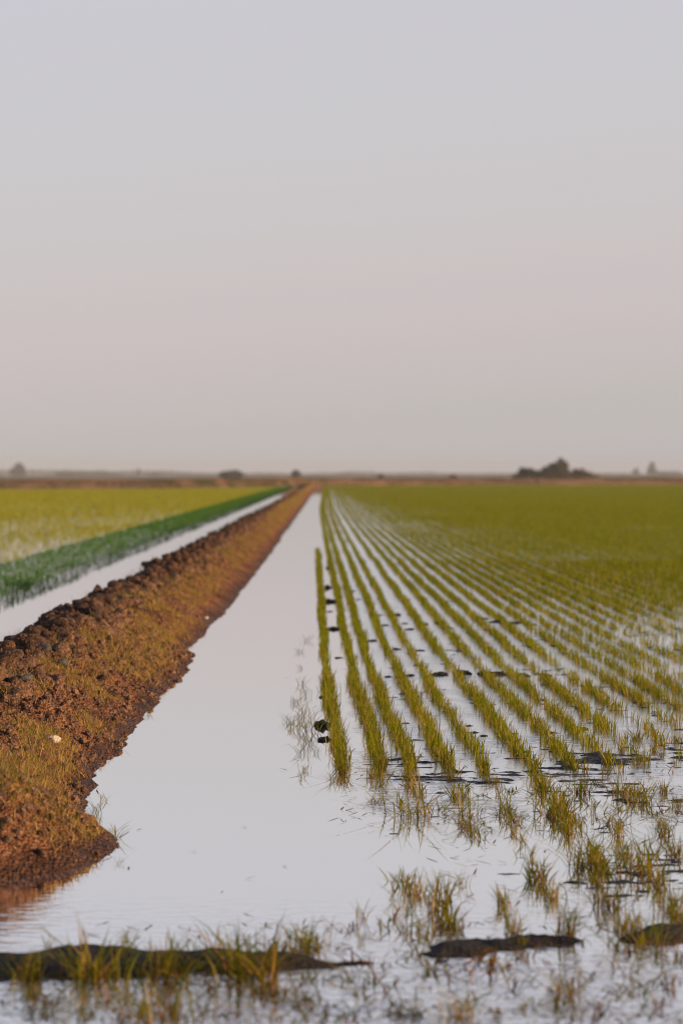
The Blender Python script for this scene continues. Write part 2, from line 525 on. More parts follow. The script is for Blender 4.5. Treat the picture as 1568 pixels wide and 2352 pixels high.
def tuft_mesh(name, n, h, spread, straw, lean=.22, curl=.35, w=.0052, wither=False):
    x = rng.normal(0, spread, n); y = rng.normal(0, spread, n)
    hh = h * rng.uniform(.55, 1.12, n)
    c0, c1 = rice_cols(n, straw)
    if wither:
        c0 = jit(STRAW * .8, n, .25); c1 = jit(BROWN * 1.4, n, .3)
        hh = h * rng.uniform(.2, .55, n)
    V, Qd, T, C = blades(x, y, np.full(n, -.012), hh, w * rng.uniform(.7, 1.3, n), np.where(rng.random(n) < .18, 2.4, 1) * rng.uniform(0, lean, n) * (2.6 if wither else 1),
                         rng.uniform(0, curl, n) * (1.5 if wither else 1), None, c0, c1)
    # all blades grow out of one root point under the mud
    root = len(V); b = np.arange(n) * 7
    V = np.concatenate([V, [(0, 0, -.04)]]); C = np.concatenate([C, [BROWN]])
    T = np.concatenate([T, np.stack([b, b + 1, np.full(n, root)], 1)])
    me = np_mesh(name, V, quads=Qd, tris=T, col=C)
    me.materials.append(M_RICE)
    return me


row_tufts = [tuft_mesh('rice_tuft', 16, .104, .0145, .36, .26, .5) for _ in range(14)]
ORD = ['first', 'second', 'third', 'fourth', 'fifth', 'sixth', 'seventh', 'eighth', 'ninth', 'tenth', 'eleventh', 'twelfth',
       'thirteenth', 'fourteenth', 'fifteenth', 'sixteenth', 'seventeenth', 'eighteenth', 'nineteenth', 'twentieth']
for i in pick:
    o = bpy.data.objects.new('rice_plant', row_tufts[int(rng.integers(14))]); link(o)
    s = rng.uniform(.85, 1.2) * (.72 + .5 * float(fbm(np.array([ty[i] * 2.2]), np.array([tx[i] * 4.0]), 2, 28)[0])) * (.85 if abs(S[int(tr[i])] - .868) < .01 else 1)
    o.location = (tx[i], ty[i], 0); o.scale = (s, s, s); o.rotation_euler = (0, 0, rng.uniform(0, 6.28))
    k = int(tr[i])
    nm = ORD[k] if k < len(ORD) else 'outermost'
    tag(o, f'green rice tuft at the front of the {nm} crop row from the channel', 'rice plant', f'rice tufts at the front of the {nm} row')

# broken, thinned-out continuation of the rows towards the camera
small_tufts = [tuft_mesh('rice_tuft', int(rng.integers(7, 16)), .105, .02, .4, .45, .7) for _ in range(10)]
cand = []
for k, s in enumerate(S[:16]):
    for y in np.arange(8.4, 13.3, .055):
        x = row_x(s, np.array([y]))[0] + rng.normal(0, .014)
        px = 752 + x / y * FPX; py = 1088 + EYE * FPX / y
        if px > 1590: continue
        blank = (1875 < py < 1995 and px < 1040 + .9 * (py - 1875)) or (px < 900 and py > 1830)
        pr = 0 if blank else (.95 if px > 1180 else .4) * float(sstep(.42, .62, fbm(np.array([y * 1.7 + 3 * k]), np.array([s * 3.0]), 2, 35))[0])
        if py > 2170: pr *= .5
        if rng.random() < pr: cand.append((x, y, k))
rng.shuffle(cand)
for x, y, k in cand[:NEAR]:
    k = int(k)
    o = link(bpy.data.objects.new('rice_plant', small_tufts[int(rng.integers(10))]))
    s = rng.uniform(.6, 1.15); o.location = (x, y, 0); o.scale = (s, s, s * rng.uniform(.8, 1.1)); o.rotation_euler = (0, 0, rng.uniform(0, 6.28))
    tag(o, f'small rice tuft in the broken near part of the {ORD[k]} crop row', 'rice plant', f'rice tufts in the broken near part of the {ORD[k]} row')
print('near tufts', len(cand))

# ---- the rest of the crop as one stuff object
parts = []


def add_blades(x, y, h, w, straw, low, green=G_TIP, lean=.22, curl=.4):
    n = len(x)
    c0, c1 = rice_cols(n, straw, green)
    parts.append(blades(x, y, np.full(n, -.01), h, w, np.where(rng.random(n) < .15, 2.2, 1) * rng.uniform(0, lean, n), rng.uniform(0, curl, n), None, c0, c1, low))


xx = np.repeat(tx[rest], 12); yy = np.repeat(ty[rest], 12)
n = len(xx)
add_blades(xx + rng.normal(0, .02, n), yy + rng.normal(0, .02, n), .112 * rng.uniform(.55, 1.12, n), .0048 * rng.uniform(.7, 1.3, n), .28, False)

for k, s in enumerate(S):
    # the row enters the picture (plus a margin) here
    y0 = max(19.5 if s <= 4.8 else 13.3, (s - 1.0) / .205)
    y1 = 322 + s * .5 if k else 52
    if y0 >= y1: continue
    # blades per metre ~ 2100 / y : sample y log-uniformly
    m = int(5200 * math.log(y1 / y0))
    y = y0 * np.exp(rng.random(m) * math.log(y1 / y0))
    y = y[rng.random(m) < np.interp(y, [18, 26, 36, 60], [.42, .70, 1, 1])]; m = len(y)
    x = row_x(s, y)
    dn = density(s, x, y)
    tuf = 1.5 * sstep(.25, .75, vnoise(y * 6, 0 * y + s * 13)) * np.interp(dn, [.4, 1], [1, .5]) + np.interp(dn, [.4, 1], [.08, .5])
    keep = rng.random(m) < dn * np.where(y < 40, np.clip(tuf, 0, 1), .9)
    x, y = x[keep], y[keep]
    x = x + rng.normal(0, .0145, len(x)) * (1 + y / 140)
    for sel, low in ((y < 45, False), (y >= 45, True)):
        xs_, ys_ = x[sel], y[sel]
        if not len(xs_): continue
        w = np.maximum(.0046, ys_ * .00026) * rng.uniform(.7, 1.3, len(xs_))
        fl = sstep(dense_from(s) - 1, dense_from(s) + 1.5, ys_)
        hq = (.058 + .05 * fl) * np.interp(ys_, [22, 34], [1, .9]) * (.8 + .4 * fbm(xs_ * .8, ys_ * .3, 2, 27))
        add_blades(xs_, ys_, hq * rng.uniform(.6, 1.15, len(xs_)), w * (.75 + .25 * fl), .12 + .16 * (1 - fl.mean()), low)
V, Qd, T, C = join(parts)
me = np_mesh('rice_crop', V, quads=Qd, tris=T, col=C)
tag(obj('rice_crop', me, M_RICE), 'olive green rice in long drilled rows fading into a solid field', 'rice crop', kind='stuff')

# ---- left field: dark green strip of rows beside the channel, then a paler thinner crop
parts = []
DG = np.array((.075, .19, .014)); YG = np.array((.27, .26, .016))
for s in np.arange(-4.02, -5.9, -.23):
    y0, y1 = 22, 325
    m = int(2600 * math.log(y1 / y0)); y = y0 * np.exp(rng.random(m) * math.log(y1 / y0))
    x = s + .05 * (fbm(y * .3, 0 * y + s * 5, 2, 31) - .5) + rng.normal(0, .035, m)
    keep = rng.random(m) < .42 * (s < -4.3) + 1.05 * fbm(x * 1.3, y * .4, 3, 32) * (.75 if s < -4.6 else .8)
    x, y = x[keep], y[keep]
    for sel, low in ((y < 40, False), (y >= 40, True)):
        n = sel.sum(); yy_ = y[sel]
        w = np.maximum(.005, yy_ * .00021) * rng.uniform(.7, 1.3, n)
        c0, c1 = jit(DG * .9, n), jit(DG, n)
        parts.append(blades(x[sel], yy_, np.full(n, -.01), (.086 * np.interp(yy_, [25, 60], [1.0, 1.15])) * rng.uniform(.5, 1.15, n), w, rng.uniform(0, .2, n), rng.uniform(0, .4, n), None, c0, c1, low))
V, Qd, T, C = join(parts)
tag(obj('green_crop_strip', np_mesh('green_crop_strip', V, quads=Qd, tris=T, col=C), M_RICE), 'band of taller deep green rice along the left channel', 'rice crop', kind='stuff')

parts = []
for s in np.arange(-6.1, -62, -.24):
    y0 = max(30, (-s) / .19); y1 = float(np.interp(s, [-34, -16.5, -8, -3], [249, 256, 288, 330]))
    if y0 >= y1: continue
    m = int(1250 * math.log(y1 / y0)); y = y0 * np.exp(rng.random(m) * math.log(y1 / y0))
    x = s + rng.normal(0, .05, m)
    g = fbm(x * .22, y * .10, 3, 33)
    keep = rng.random(m) < np.clip(1.15 - 1.2 * sstep(.45, .70, g) * np.interp(y, [40, 130, 200], [1, .6, .1]), .62, 1) * np.interp(y, [35, 80], [.75, 1])
    x, y = x[keep], y[keep]; n = len(x)
    w = np.maximum(.006, y * .00024) * rng.uniform(.7, 1.3, n)
    c0, c1 = jit(YG, n), jit(YG, n)
    parts.append(blades(x, y, np.full(n, -.01), .13 * rng.uniform(.5, 1.15, n), w, rng.uniform(0, .2, n), rng.uniform(0, .4, n), None, c0, c1, True))
V, Qd, T, C = join(parts)
tag(obj('young_crop_field', np_mesh('young_crop_field', V, quads=Qd, tris=T, col=C), M_RICE), 'yellow-green young rice left of the levee with pale wet gaps', 'rice crop', kind='stuff')

# ------------------------------------------------------------------ single foreground tufts (picture place, height, width, look)
# kinds: u upright, w wide, t thin, m matted / lying
PL = []


def grp(x0, y0, f, rows, zone):
    for zx, zy, h, kd in rows: PL.append((x0 + f * zx, y0 + f * zy, h * f, kd, zone))


grp(631.6, 1636.3, .2197, [(690, 640, 230, 'u'), (1060, 670, 190, 'w'), (1390, 700, 180, 'u'), (650, 725, 80, 'm'), (1090, 770, 70, 'm'), (1160, 840, 90, 't'), (1440, 1080, 200, 'm'), (1070, 940, 90, 'm')], 'gap')
grp(976, 1636.3, .2197, [(250, 710, 140, 'u'), (310, 910, 140, 'u'), (770, 860, 160, 't'), (420, 1080, 150, 'm'), (430, 1200, 110, 'm'), (500, 1245, 80, 'm'),
                         (850, 1045, 80, 'm'), (940, 1150, 120, 'm'), (910, 1280, 110, 'u'), (1230, 810, 200, 'u'), (1330, 1085, 300, 'w'), (1490, 1280, 260, 'u'), (730, 740, 60, 'm')], 'gap')
grp(1263.1, 1550.2, .19445, [(350, 1400, 240, 'w'), (490, 1620, 220, 't'), (830, 1410, 260, 'w'), (970, 1490, 130, 'm'), (1350, 1400, 210, 'u'), (1010, 1070, 190, 'u'),
                             (670, 1200, 210, 't'), (1120, 1140, 110, 't'), (1180, 1220, 110, 't'), (1460, 1050, 170, 't'), (1320, 970, 130, 'u'), (1220, 910, 160, 'u'),
                             (1010, 780, 210, 'w'), (840, 930, 130, 'u'), (1210, 1540, 80, 't'), (780, 1765, 150, 'm'), (1310, 1775, 140, 'w'), (1530, 1560, 120, 'm'), (1500, 800, 150, 'w')], 'right')
grp(1148.3, 1837.3, .2677, [(1010, 310, 190, 'u'), (1400, 310, 160, 'w'), (720, 590, 270, 'w'), (320, 690, 290, 'u'), (1080, 480, 210, 'w'), (1200, 640, 290, 'w'),
                            (1510, 480, 200, 'w'), (830, 740, 230, 'u'), (1360, 760, 260, 'u'), (430, 860, 210, 'u'), (930, 920, 250, 'w'), (1470, 960, 260, 'w'),
                            (570, 1170, 330, 'u'), (100, 1150, 260, 'u'), (20, 910, 230, 'u'), (1110, 1130, 250, 'w'), (1550, 1060, 200, 'w'), (1210, 1270, 200, 'm')], 'row')
grp(689, 1894.7, .5606, [(475, 285, 100, 'w'), (585, 350, 190, 'u'), (850, 380, 80, 't'), (260, 390, 110, 't'), (490, 450, 120, 't'), (640, 445, 90, 't'), (250, 480, 60, 't'),
                         (20, 510, 150, 't'), (1080, 690, 80, 'm'), (640, 795, 90, 'm'), (560, 260, 90, 't'), (660, 250, 80, 't')], 'mid')
grp(0, 1894.7, .51265, [(150, 690, 210, 'u'), (370, 690, 150, 't'), (430, 700, 290, 'w'), (545, 610, 200, 't'), (740, 680, 260, 'u'), (790, 690, 150, 'm'), (850, 600, 170, 't'),
                        (945, 565, 180, 't'), (1050, 645, 220, 't'), (1130, 690, 320, 'w'), (1270, 625, 190, 't'), (1340, 605, 230, 't'), (220, 545, 90, 't'),
                        (1390, 560, 90, 'm'), (1180, 610, 190, 't'), (700, 880, 160, 'm'), (580, 530, 100, 't'), (100, 700, 90, 'm'), (890, 655, 90, 't')], 'bank')
ADJ = {'u': 'upright', 'w': 'broad bushy', 't': 'thin sparse', 'm': 'flattened matted'}
ZONE = {'gap': 'rice tuft in muddy shallows below row ends', 'right': 'rice tuft in open water at field right',
        'row': 'rice tuft in broken rows above right mud strips', 'mid': 'rice sprig in water between the two mud strips', 'bank': 'rice tuft along the long foreground mud strip'}
var = {}
for kd, (n, sp, st, le, cu) in {'u': (34, .024, .45, .32, .75), 'w': (64, .042, .42, .5, 1.0), 't': (12, .02, .25, .35, .8), 'm': (46, .05, .45, 1.5, 1.1)}.items():
    var[kd] = [(tuft_mesh('rice_foliage', n, .17, sp, st, le, cu), tuft_mesh('dry_leaf', max(4, n // 3), .15, sp, 1, .5, .6, .006, True)) for _ in range(5)]
for zone in ZONE:
    zl = [p for p in PL if p[4] == zone]
    for kd in ADJ:
        group = sorted([p for p in zl if p[3] == kd])
        for q, (px, py, hpx, kd_, z_) in enumerate(group):
            x, y = at(px, py)
            h = hpx / FPX * y
            base = .17 if kd != 'm' else .10
            s = h / base * rng.uniform(.95, 1.05) * (.95 if zone == 'bank' else 1.08)
            e = empty('rice_plant', (x, y, 0), rng.uniform(0, 6.28))
            e.scale = (s, s, s)
            fm, dm = var[kd][int(rng.integers(5))]
            link(bpy.data.objects.new('foliage', fm), e)
            link(bpy.data.objects.new('straw_base', dm), e)
            pos = '' if len(group) == 1 else (', leftmost' if q == 0 else ', rightmost' if q == len(group) - 1 else f', {ORD[q]} from the left')
            tag(e, f'{ADJ[kd]} {ZONE[zone]}{pos}', 'rice plant', 'single rice tufts in the foreground')
print('hand tufts', len(PL))

# ------------------------------------------------------------------ weeds standing in the channel
weed = [tuft_mesh('weed', 19, .15, .035, .25, .6, .9, .0044) for _ in range(4)]
WD = []
for zx, zy, h in [(330, 190, 190), (290, 310, 110), (345, 325, 120), (300, 440, 110), (420, 430, 80), (310, 610, 100), (265, 690, 90), (190, 160, 120)]:
    WD.append((631.6 + .2197 * zx, 1636.3 + .2197 * zy, h * .2197))
for zx, zy, h in [(440, 300, 80), (400, 420, 60), (420, 760, 100), (440, 880, 110), (330, 950, 90), (460, 1110, 200), (290, 1150, 110), (400, 590, 60)]:
    WD.append((602.9 + .2197 * zx, 1406.7 + .2197 * zy, h * .2197))
WD.sort(key=lambda p: p[1])
for q, (px, py, h) in enumerate(WD):
    x, y = at(px, py)
    o = link(bpy.data.objects.new('water_weed', weed[q % 4])); s = h / FPX * y / .14 * 1.2
    o.location = (x, y, 0); o.scale = (s, s, s); o.rotation_euler = (0, 0, rng.uniform(0, 6.28))
    tag(o, 'farthest thin weed sprig in the open channel' if q == 0 else f'thin weed sprig in the open channel left of the rows, {ORD[q]} from the far end', 'weed', 'weed sprigs in the channel')
for q, (px, py, h, lab) in enumerate([(222, 1868, 34, 'bent grass sprig in water beside the levee notch'), (238, 1840, 30, 'thin looping grass stems in water right of the levee notch'),
                                      (262, 1925, 44, 'tall grass sprig at the tip of the levee spit'), (268, 1985, 20, 'low forked grass sprig in water below the spit tip'),
                                      (340, 1640, 22, 'small grass sprig in water at the foot of the levee slope')]):
    x, y = at(px, py)
    o = link(bpy.data.objects.new('grass_sprig', weed[(q + 1) % 4])); s = h / FPX * y / .14
    o.location = (x, y, 0); o.scale = (s, s, s); o.rotation_euler = (0, 0, q * 1.3)
    tag(o, lab, 'grass')

# ------------------------------------------------------------------ grass on the levee
parts = []


def levee_grass(n, y0, y1, d0, d1, hmin, hmax, w, cs, logy=True, low=False, patch=.45):
    y = y0 * np.exp(rng.random(n) * math.log(y1 / y0)) if logy else rng.uniform(y0, y1, n)
    d = rng.uniform(d0, d1, n); x = toe_right(y) - d
    g = fbm(x * 3, y * 1.6, 3, 41)
    keep = rng.random(n) < sstep(patch - .12, patch + .12, g) * sstep(9.7, 10.4, y + rng.normal(0, .4, n))
    x, y = x[keep], y[keep]; n = len(x)
    z = levee_z(x, y) - .005
    ww = np.maximum(w, y * .00016) * rng.uniform(.6, 1.3, n)
    which = rng.integers(0, len(cs), n)
    c = np.array(cs)[which] * (1 + rng.normal(0, .18, (n, 1)))
    parts.append(blades(x, y, z, rng.uniform(hmin, hmax, n), ww, rng.uniform(0, .9, n), rng.uniform(0, .9, n), None, c * .8 + .2 * STRAW, c, low))


STR1 = (.54, .34, .13); STR2 = (.36, .175, .07); GRN = (.32, .27, .03); GRN2 = (.13, .14, .02)
levee_grass(40000, 11.5, 26, .12, .74, .022, .07, .0028, [STR1, STR1, STR2, STR2, GRN, GRN], patch=.455)
levee_grass(10000, 10.4, 26, .2, .8, .04, .11, .003, [GRN, GRN2, STR1], patch=.5)
levee_grass(1500, 10.2, 26, .03, .2, .02, .07, .0028, [STR1, STR2, GRN], patch=.45)
levee_grass(40000, 26, 140, .2, .72, .035, .09, .0035, [STR1, STR2, GRN, GRN], low=True, patch=.45)
levee_grass(7000, 90, 320, .3, .8, .06, .14, .004, [STR1, STR2, GRN], low=True, patch=.38)
levee_grass(5000, 10.1, 12, .08, .7, .02, .06, .0028, [STR1, STR2, GRN], patch=.42)
levee_grass(700, 13, 60, .9, 1.5, .03, .09, .0028, [GRN, GRN2, STR1], patch=.52)
# thin green fringe along the left waterline
n = 3000
y = 18 * np.exp(rng.random(n) * math.log(90 / 18)); x = toe_left(y) + rng.uniform(-.02, .35, n)
c = jit(GRN2, n)
parts.append(blades(x, y, levee_z(x, y) - .01, rng.uniform(.06, .2, n), np.maximum(.003, y * .00015), rng.uniform(0, .5, n), rng.uniform(0, .6, n), None, c, c))
V, Qd, T, C = join(parts)
tag(obj('levee_grass', np_mesh('levee_grass', V, quads=Qd, tris=T, col=C), M_GRASS), 'short straw and yellow-green grass on the sunny levee slope', 'grass', kind='stuff')


# ------------------------------------------------------------------ mud: strips, clods, shallow bed
def mud_strip(name, outline, label, hmax=.05, seed=0):
    """outline: list of (x px, far edge y px, near edge y px) along the strip"""
    o_ = np.array(outline, float)
    xs_ = np.linspace(o_[0, 0], o_[-1, 0], 140); vv = np.linspace(-.12, 1.12, 26)
    V = np.zeros((26, 140, 3))
    for j, px in enumerate(xs_):
        yf = np.interp(px, o_[:, 0], o_[:, 1]); yn = np.interp(px, o_[:, 0], o_[:, 2])
        # the visible top edge is the ridge (height hmax); the far waterline lies hidden behind it
        xr, yr = at(px, yf, hmax * .8); xn, yn_ = at(px, yn)
        yfar = yr + .12
        e = min(1, min(j, 139 - j) / 30.0) ** .8
        for i, v in enumerate(vv):
            Y_ = yn_ + (yfar - yn_) * v
            V[i, j] = (xn + (xr - xn) * v, Y_, 0)
            prof = np.clip(1 - (2 * v - 1.15) ** 2, -.6, 1)
            V[i, j, 2] = prof * hmax * e - (1 - e) * .03
    X, Y = V[..., 0], V[..., 1]
    V[..., 2] += (fbm(X * 8, Y * 12, 4, seed) - .5) * .05 + (fbm(X * 3, Y * 4, 2, seed + 3) - .5) * .03 - .004
    i = (np.arange(25)[:, None] * 140 + np.arange(139)[None]).ravel()
    me = np_mesh(name, V.reshape(-1, 3), quads=np.stack([i, i + 1, i + 141, i + 140], -1), smooth=True)
    return tag(obj(name, me, M_MUD), label, 'mud')


mud_strip('mud_bank', [(-420, 2204, 2262), (60, 2190, 2261), (170, 2178, 2259), (246, 2175, 2254), (328, 2191, 2251), (400, 2191, 2248), (482, 2187, 2244), (560, 2192, 2242),
                       (640, 2198, 2233), (740, 2203, 2224), (940, 2206, 2214)], 'long dark wet mud strip across the left foreground with rice growing on it', .035, 50)
mud_strip('mud_bank', [(910, 2192, 2200), (1010, 2176, 2204), (1060, 2168, 2200), (1140, 2164, 2190), (1230, 2160, 2182), (1300, 2157, 2174), (1410, 2158, 2166)],
          'shorter dark mud strip right of the long foreground one', .02, 52)
mud_strip('mud_bank', [(1370, 2160, 2166), (1480, 2140, 2166), (1530, 2131, 2165), (1600, 2126, 2162), (1900, 2130, 2158)], 'dark mud strip running out of the right picture edge', .035, 54)

mud_lumps = []
for s in range(6):
    P, T = clod_verts(s + 70, 4, .6, .42, 3.2); me = np_mesh('mud_clod', P, tris=T, smooth=True); me.materials.append(M_MUD); mud_lumps.append(me)


def mud_clod(px, py, wpx, hpx, label, group=None):
    x, y = at(px, py - .25 * hpx); wx = wpx / FPX * y / 2
    hz = hpx / FPX * y * .48
    o = link(bpy.data.objects.new('mud_clod', mud_lumps[int(rng.integers(6))]))
    dy = max(wx, (hpx * .4) * EYE * FPX / (py - 1088) ** 2 / 2)
    o.location = (x, y + dy * .5, 0); o.scale = (wx * 1.15, min(dy, wx * 2), hz); o.rotation_euler = (0, 0, rng.uniform(-.4, .4))
    tag(o, label, 'mud clod', group)


mud_clod(742, 1682, 36, 44, 'largest black mud lump at channel edge left of first row')
mud_clod(746, 1707, 34, 24, 'rounded black mud lump just in front of the largest one')
for px, py, w, h in [(1211, 2170, 17, 14), (1250, 2168, 30, 18)]:
    mud_clod(px, py, w, h, 'small mud clod at right end of short strip' if px < 1230 else 'wider mud clod between the two right mud strips')
K = .6338
for zx, zy, w, h in [(283, 240, 25, 35), (287, 290, 32, 34), (282, 165, 14, 22), (300, 390, 36, 34), (287, 318, 18, 10), (320, 486, 28, 12), (262, 390, 18, 30), (268, 600, 22, 14),
                     (264, 632, 30, 22), (268, 560, 14, 14), (485, 370, 26, 15), (532, 458, 28, 20), (442, 428, 28, 20), (615, 460, 28, 12), (535, 338, 32, 30), (580, 385, 34, 18), (630, 372, 30, 26), (690, 362, 42, 18),
                     (715, 385, 40, 30), (860, 448, 32, 10), (942, 443, 22, 9), (1020, 446, 22, 9), (1104, 440, 26, 10), (500, 556, 28, 15), (582, 556, 32, 26), (685, 556, 52, 36),
                     (780, 552, 54, 38), (850, 556, 52, 40), (905, 560, 60, 46), (990, 560, 46, 38), (1072, 556, 40, 26), (372, 246, 20, 16), (470, 332, 22, 12), (392, 274, 14, 10),
                     (565, 722, 30, 8), (840, 346, 44, 18), (900, 360, 60, 24), (960, 364, 50, 20), (1010, 366, 36, 14), (1062, 640, 20, 14), (440, 340, 14, 10), (560, 362, 18, 12),
                     (640, 300, 16, 10), (735, 324, 22, 12), (800, 326, 18, 10), (1270, 628, 24, 8), (1130, 600, 18, 8), (880, 385, 16, 14)]:
    mud_clod(574 + K * zx, 1205.7 + K * zy, w * K, h * K, 'dark wet mud clod poking out of water between the rice rows', 'mud clods between the rice rows')
for px, py, w, h in [(1076, 1670, 18, 8), (1088, 1686, 22, 9), (1110, 1693, 14, 8), (1258, 1688, 34, 14), (1327, 1680, 32, 16), (1344, 1738, 22, 7), (1311, 1739, 20, 6), (1390, 1737, 24, 7), (1178, 1687, 18, 5)]:
    mud_clod(px, py, w, h, 'flat black mud clod in the open water between middle rows', 'flat mud clods between the middle rows')


def bed_z(x, y):
    n = fbm(x * 6, y * 24, 4, 61); n2 = fbm(x * 20, y * 70, 3, 62)
    big = fbm(x * 1.8, y * 1.4, 2, 63)
    # muddy shallows below the row ends, thinning to both sides
    m = sstep(10.7, 11.9, y) * sstep(15.5, 13.2, y) * sstep(.05, .55, x) * sstep(3.4, 2.0, x)
    m2 = sstep(8.6, 9.2, y) * sstep(11.5, 10.2, y) * sstep(.35, .9, x) * .55
    m3 = sstep(13.6, 15, y) * .42 * sstep(.1, .4, x) * sstep(40, 18, y)
    m = np.maximum(np.maximum(m, m2), m3)
    # slight ridge under each row
    k = np.interp(x - row_curve(y), S[:40], np.arange(40.0)); fr = np.abs(k - np.round(k))
    ridge = sstep(.3, .05, fr) * sstep(13.2, 14.2, y) * .012
    h = -.032 + (n - .5) * .08 + (n2 - .5) * .04 + m * (.014 + .07 * (big - .45)) + ridge - (1 - sstep(0, .05, m)) * .03
    return np.where(h > 0, h * .45, h)


V, Q = grid_mesh('mud', np.arange(-.2, 5.2, .018), np.concatenate([np.arange(8.4, 15, .012), np.arange(15, 40, .05)]), bed_z)
tag(obj('mud_flat', np_mesh('mud_flat', V, quads=Q, smooth=True), M_BED), 'dark paddy mud breaking the water surface in ragged specks', 'mud', kind='structure')

# ------------------------------------------------------------------ floating leaf bits and straw
parts = []


def debris(n, px0, px1, py0, py1, size, cs):
    px = rng.uniform(px0, px1, n); py = rng.uniform(py0, py1, n)
    xy = np.array([at(a, b) for a, b in zip(px, py)])
    L = size * rng.uniform(.5, 1.5, n)
    c = np.array(cs)[rng.integers(0, len(cs), n)] * (1 + rng.normal(0, .2, (n, 1)))
    az = rng.normal(0, .9, n) + rng.integers(0, 2, n) * math.pi
    # lying leaves: long lean, little rise
    h = L * .18
    parts.append(blades(xy[:, 0], xy[:, 1], np.full(n, .002), h, rng.uniform(.004, .011, n), 5.0 + 0 * h, rng.uniform(-.5, .5, n), az, c, c))


DB = [(.12, .13, .02), (.2, .14, .04), (.15, .07, .03), (.05, .045, .025), (.28, .2, .05)]
debris(7, 300, 700, 1850, 2100, .04, DB)
debris(380, 775, 1568, 1725, 1900, .06, DB)
debris(200, 1000, 1568, 1850, 2080, .06, DB)
debris(650, 0, 1568, 2215, 2352, .05, DB)
debris(220, 600, 1568, 2110, 2215, .05, DB)
debris(60, 200, 700, 2120, 2210, .05, DB)
debris(9, 205, 330, 1810, 2000, .09, DB[:2])
debris(10, 650, 720, 1500, 1790, .07, DB[:2])
for px0, px1, py0, py1, k in ((0, 1568, 2225, 2352, 120), (620, 1568, 2110, 2225, 36), (900, 1568, 1760, 1890, 30)):
    for q in range(k):
        x, y = at(rng.uniform(px0, px1), rng.uniform(py0, py1)); n = int(rng.integers(4, 12))
        c = jit((.17, .15, .012) if rng.random() < .6 else (.2, .09, .03), n, .3)
        parts.append(blades(x + rng.normal(0, .018, n), y + rng.normal(0, .018, n), np.full(n, -.004), rng.uniform(.012, .06, n), rng.uniform(.004, .008, n), rng.uniform(.2, 2.2, n), rng.uniform(0, 1.2, n), None, c * .7, c))
V, Qd, T, C = join(parts)
tag(obj('floating_debris', np_mesh('floating_debris', V, quads=Qd, tris=T, col=C), M_RICE), 'loose leaf bits and straw floating on the shallow water', 'debris', kind='stuff')
# one curled rust-coloured dead leaf clump that catches the light
x, y = at(1112, 2222)
n = 14
c = jit((.3, .11, .03), n)
V, Qd, T, C = blades(rng.normal(0, .03, n), rng.normal(0, .05, n), np.zeros(n), rng.uniform(.02, .06, n), rng.uniform(.008, .016, n), rng.uniform(.3, 1.5, n), rng.uniform(.2, 1, n), None, c, c * .8)
root = len(V); b = np.arange(n) * 7
V = np.concatenate([V, [(0, 0, -.01)]]); C = np.concatenate([C, [C[0]]]); T = np.concatenate([T, np.stack([b, b + 1, np.full(n, root)], 1)])
o = obj('dead_leaf_clump', np_mesh('dead_leaf_clump', V, quads=Qd, tris=T, col=C), M_RICE); o.location = (x, y, .003)
tag(o, 'rust-brown curled dead leaves floating below the right mud strip', 'dead leaves')

# ------------------------------------------------------------------ far bank
PATH = np.array([(-150, 243), (-60, 246), (-34, 249.5), (-16.5, 256), (-9, 282), (-4, 308), (1, 320), (8, 326), (52, 350), (150, 368)], float)
seg = np.concatenate([[0], np.cumsum(np.linalg.norm(np.diff(PATH, axis=0), axis=1))])


def path_at(u):
    return np.interp(u, seg, PATH[:, 0]), np.interp(u, seg, PATH[:, 1])


u = np.linspace(0, seg[-1], 500); px_, py_ = path_at(u)
tx_, ty_ = np.gradient(px_, u), np.gradient(py_, u); L = np.hypot(tx_, ty_); nx_, ny_ = -ty_ / L, tx_ / L      # towards the far side
TOPH = np.interp(u, [0, 60, 200, 300, 430], [.86, .84, .9, .98, .98])
prof = [(-.3, -.25), (.25, .25), (.9, .75), (1.5, 1.0), (3.2, 1.0), (4.6, .3), (5.3, -.25)]
V = np.zeros((len(prof), 500, 3))
for i, (off, hh) in enumerate(prof):
    V[i] = np.stack([px_ + nx_ * off, py_ + ny_ * off, TOPH * hh + (fbm(u * .35, 0 * u + i * 3.0, 3, 71) - .5) * .3 * (hh > 0)], 1)
i = (np.arange(len(prof) - 1)[:, None] * 500 + np.arange(499)[None]).ravel()
tag(obj('field_bank', np_mesh('field_bank', V.reshape(-1, 3), quads=np.stack([i, i + 1, i + 501, i + 500], -1), smooth=True), M_BANK),
    'low earth bank closing the fields along the horizon', 'bank', kind='structure')
n = 60000
uu = rng.uniform(0, seg[-1], n); off = rng.uniform(-.2, 3.2, n)
X, Y = path_at(uu); k = np.clip((uu / seg[-1] * 499).astype(int), 0, 499)
X = X + nx_[k] * off; Y = Y + ny_[k] * off
Z = np.interp(off, [p[0] for p in prof], [p[1] for p in prof]) * TOPH[k]
f = fbm(uu * .16, off * .5, 3, 72)
fr = rng.random(n)
lowp = off < .95
dark = np.array((.05, .065, .014)); tan = np.array((.42, .22, .10)); olive = np.array((.13, .12, .035)); brn = np.array((.22, .12, .055))
c = np.where((lowp & (fr < .8))[:, None], dark, np.where((f > .6)[:, None], tan, np.where((f > .47)[:, None], brn, olive)))
c = c * (1 + rng.normal(0, .15, (n, 1)))
hh = np.where(lowp, .25, .28) * rng.uniform(.4, 1.2, n)
V, Qd, T, C = blades(X, Y, Z - .03, hh, np.full(n, .08), rng.uniform(0, .4, n), rng.uniform(0, .5, n), None, c, c, True)
tag(obj('dry_reeds', np_mesh('dry_reeds', V, quads=Qd, tris=T, col=C), M_REED), 'rusty dry reeds and dark grass covering the far bank', 'reeds', kind='stuff')


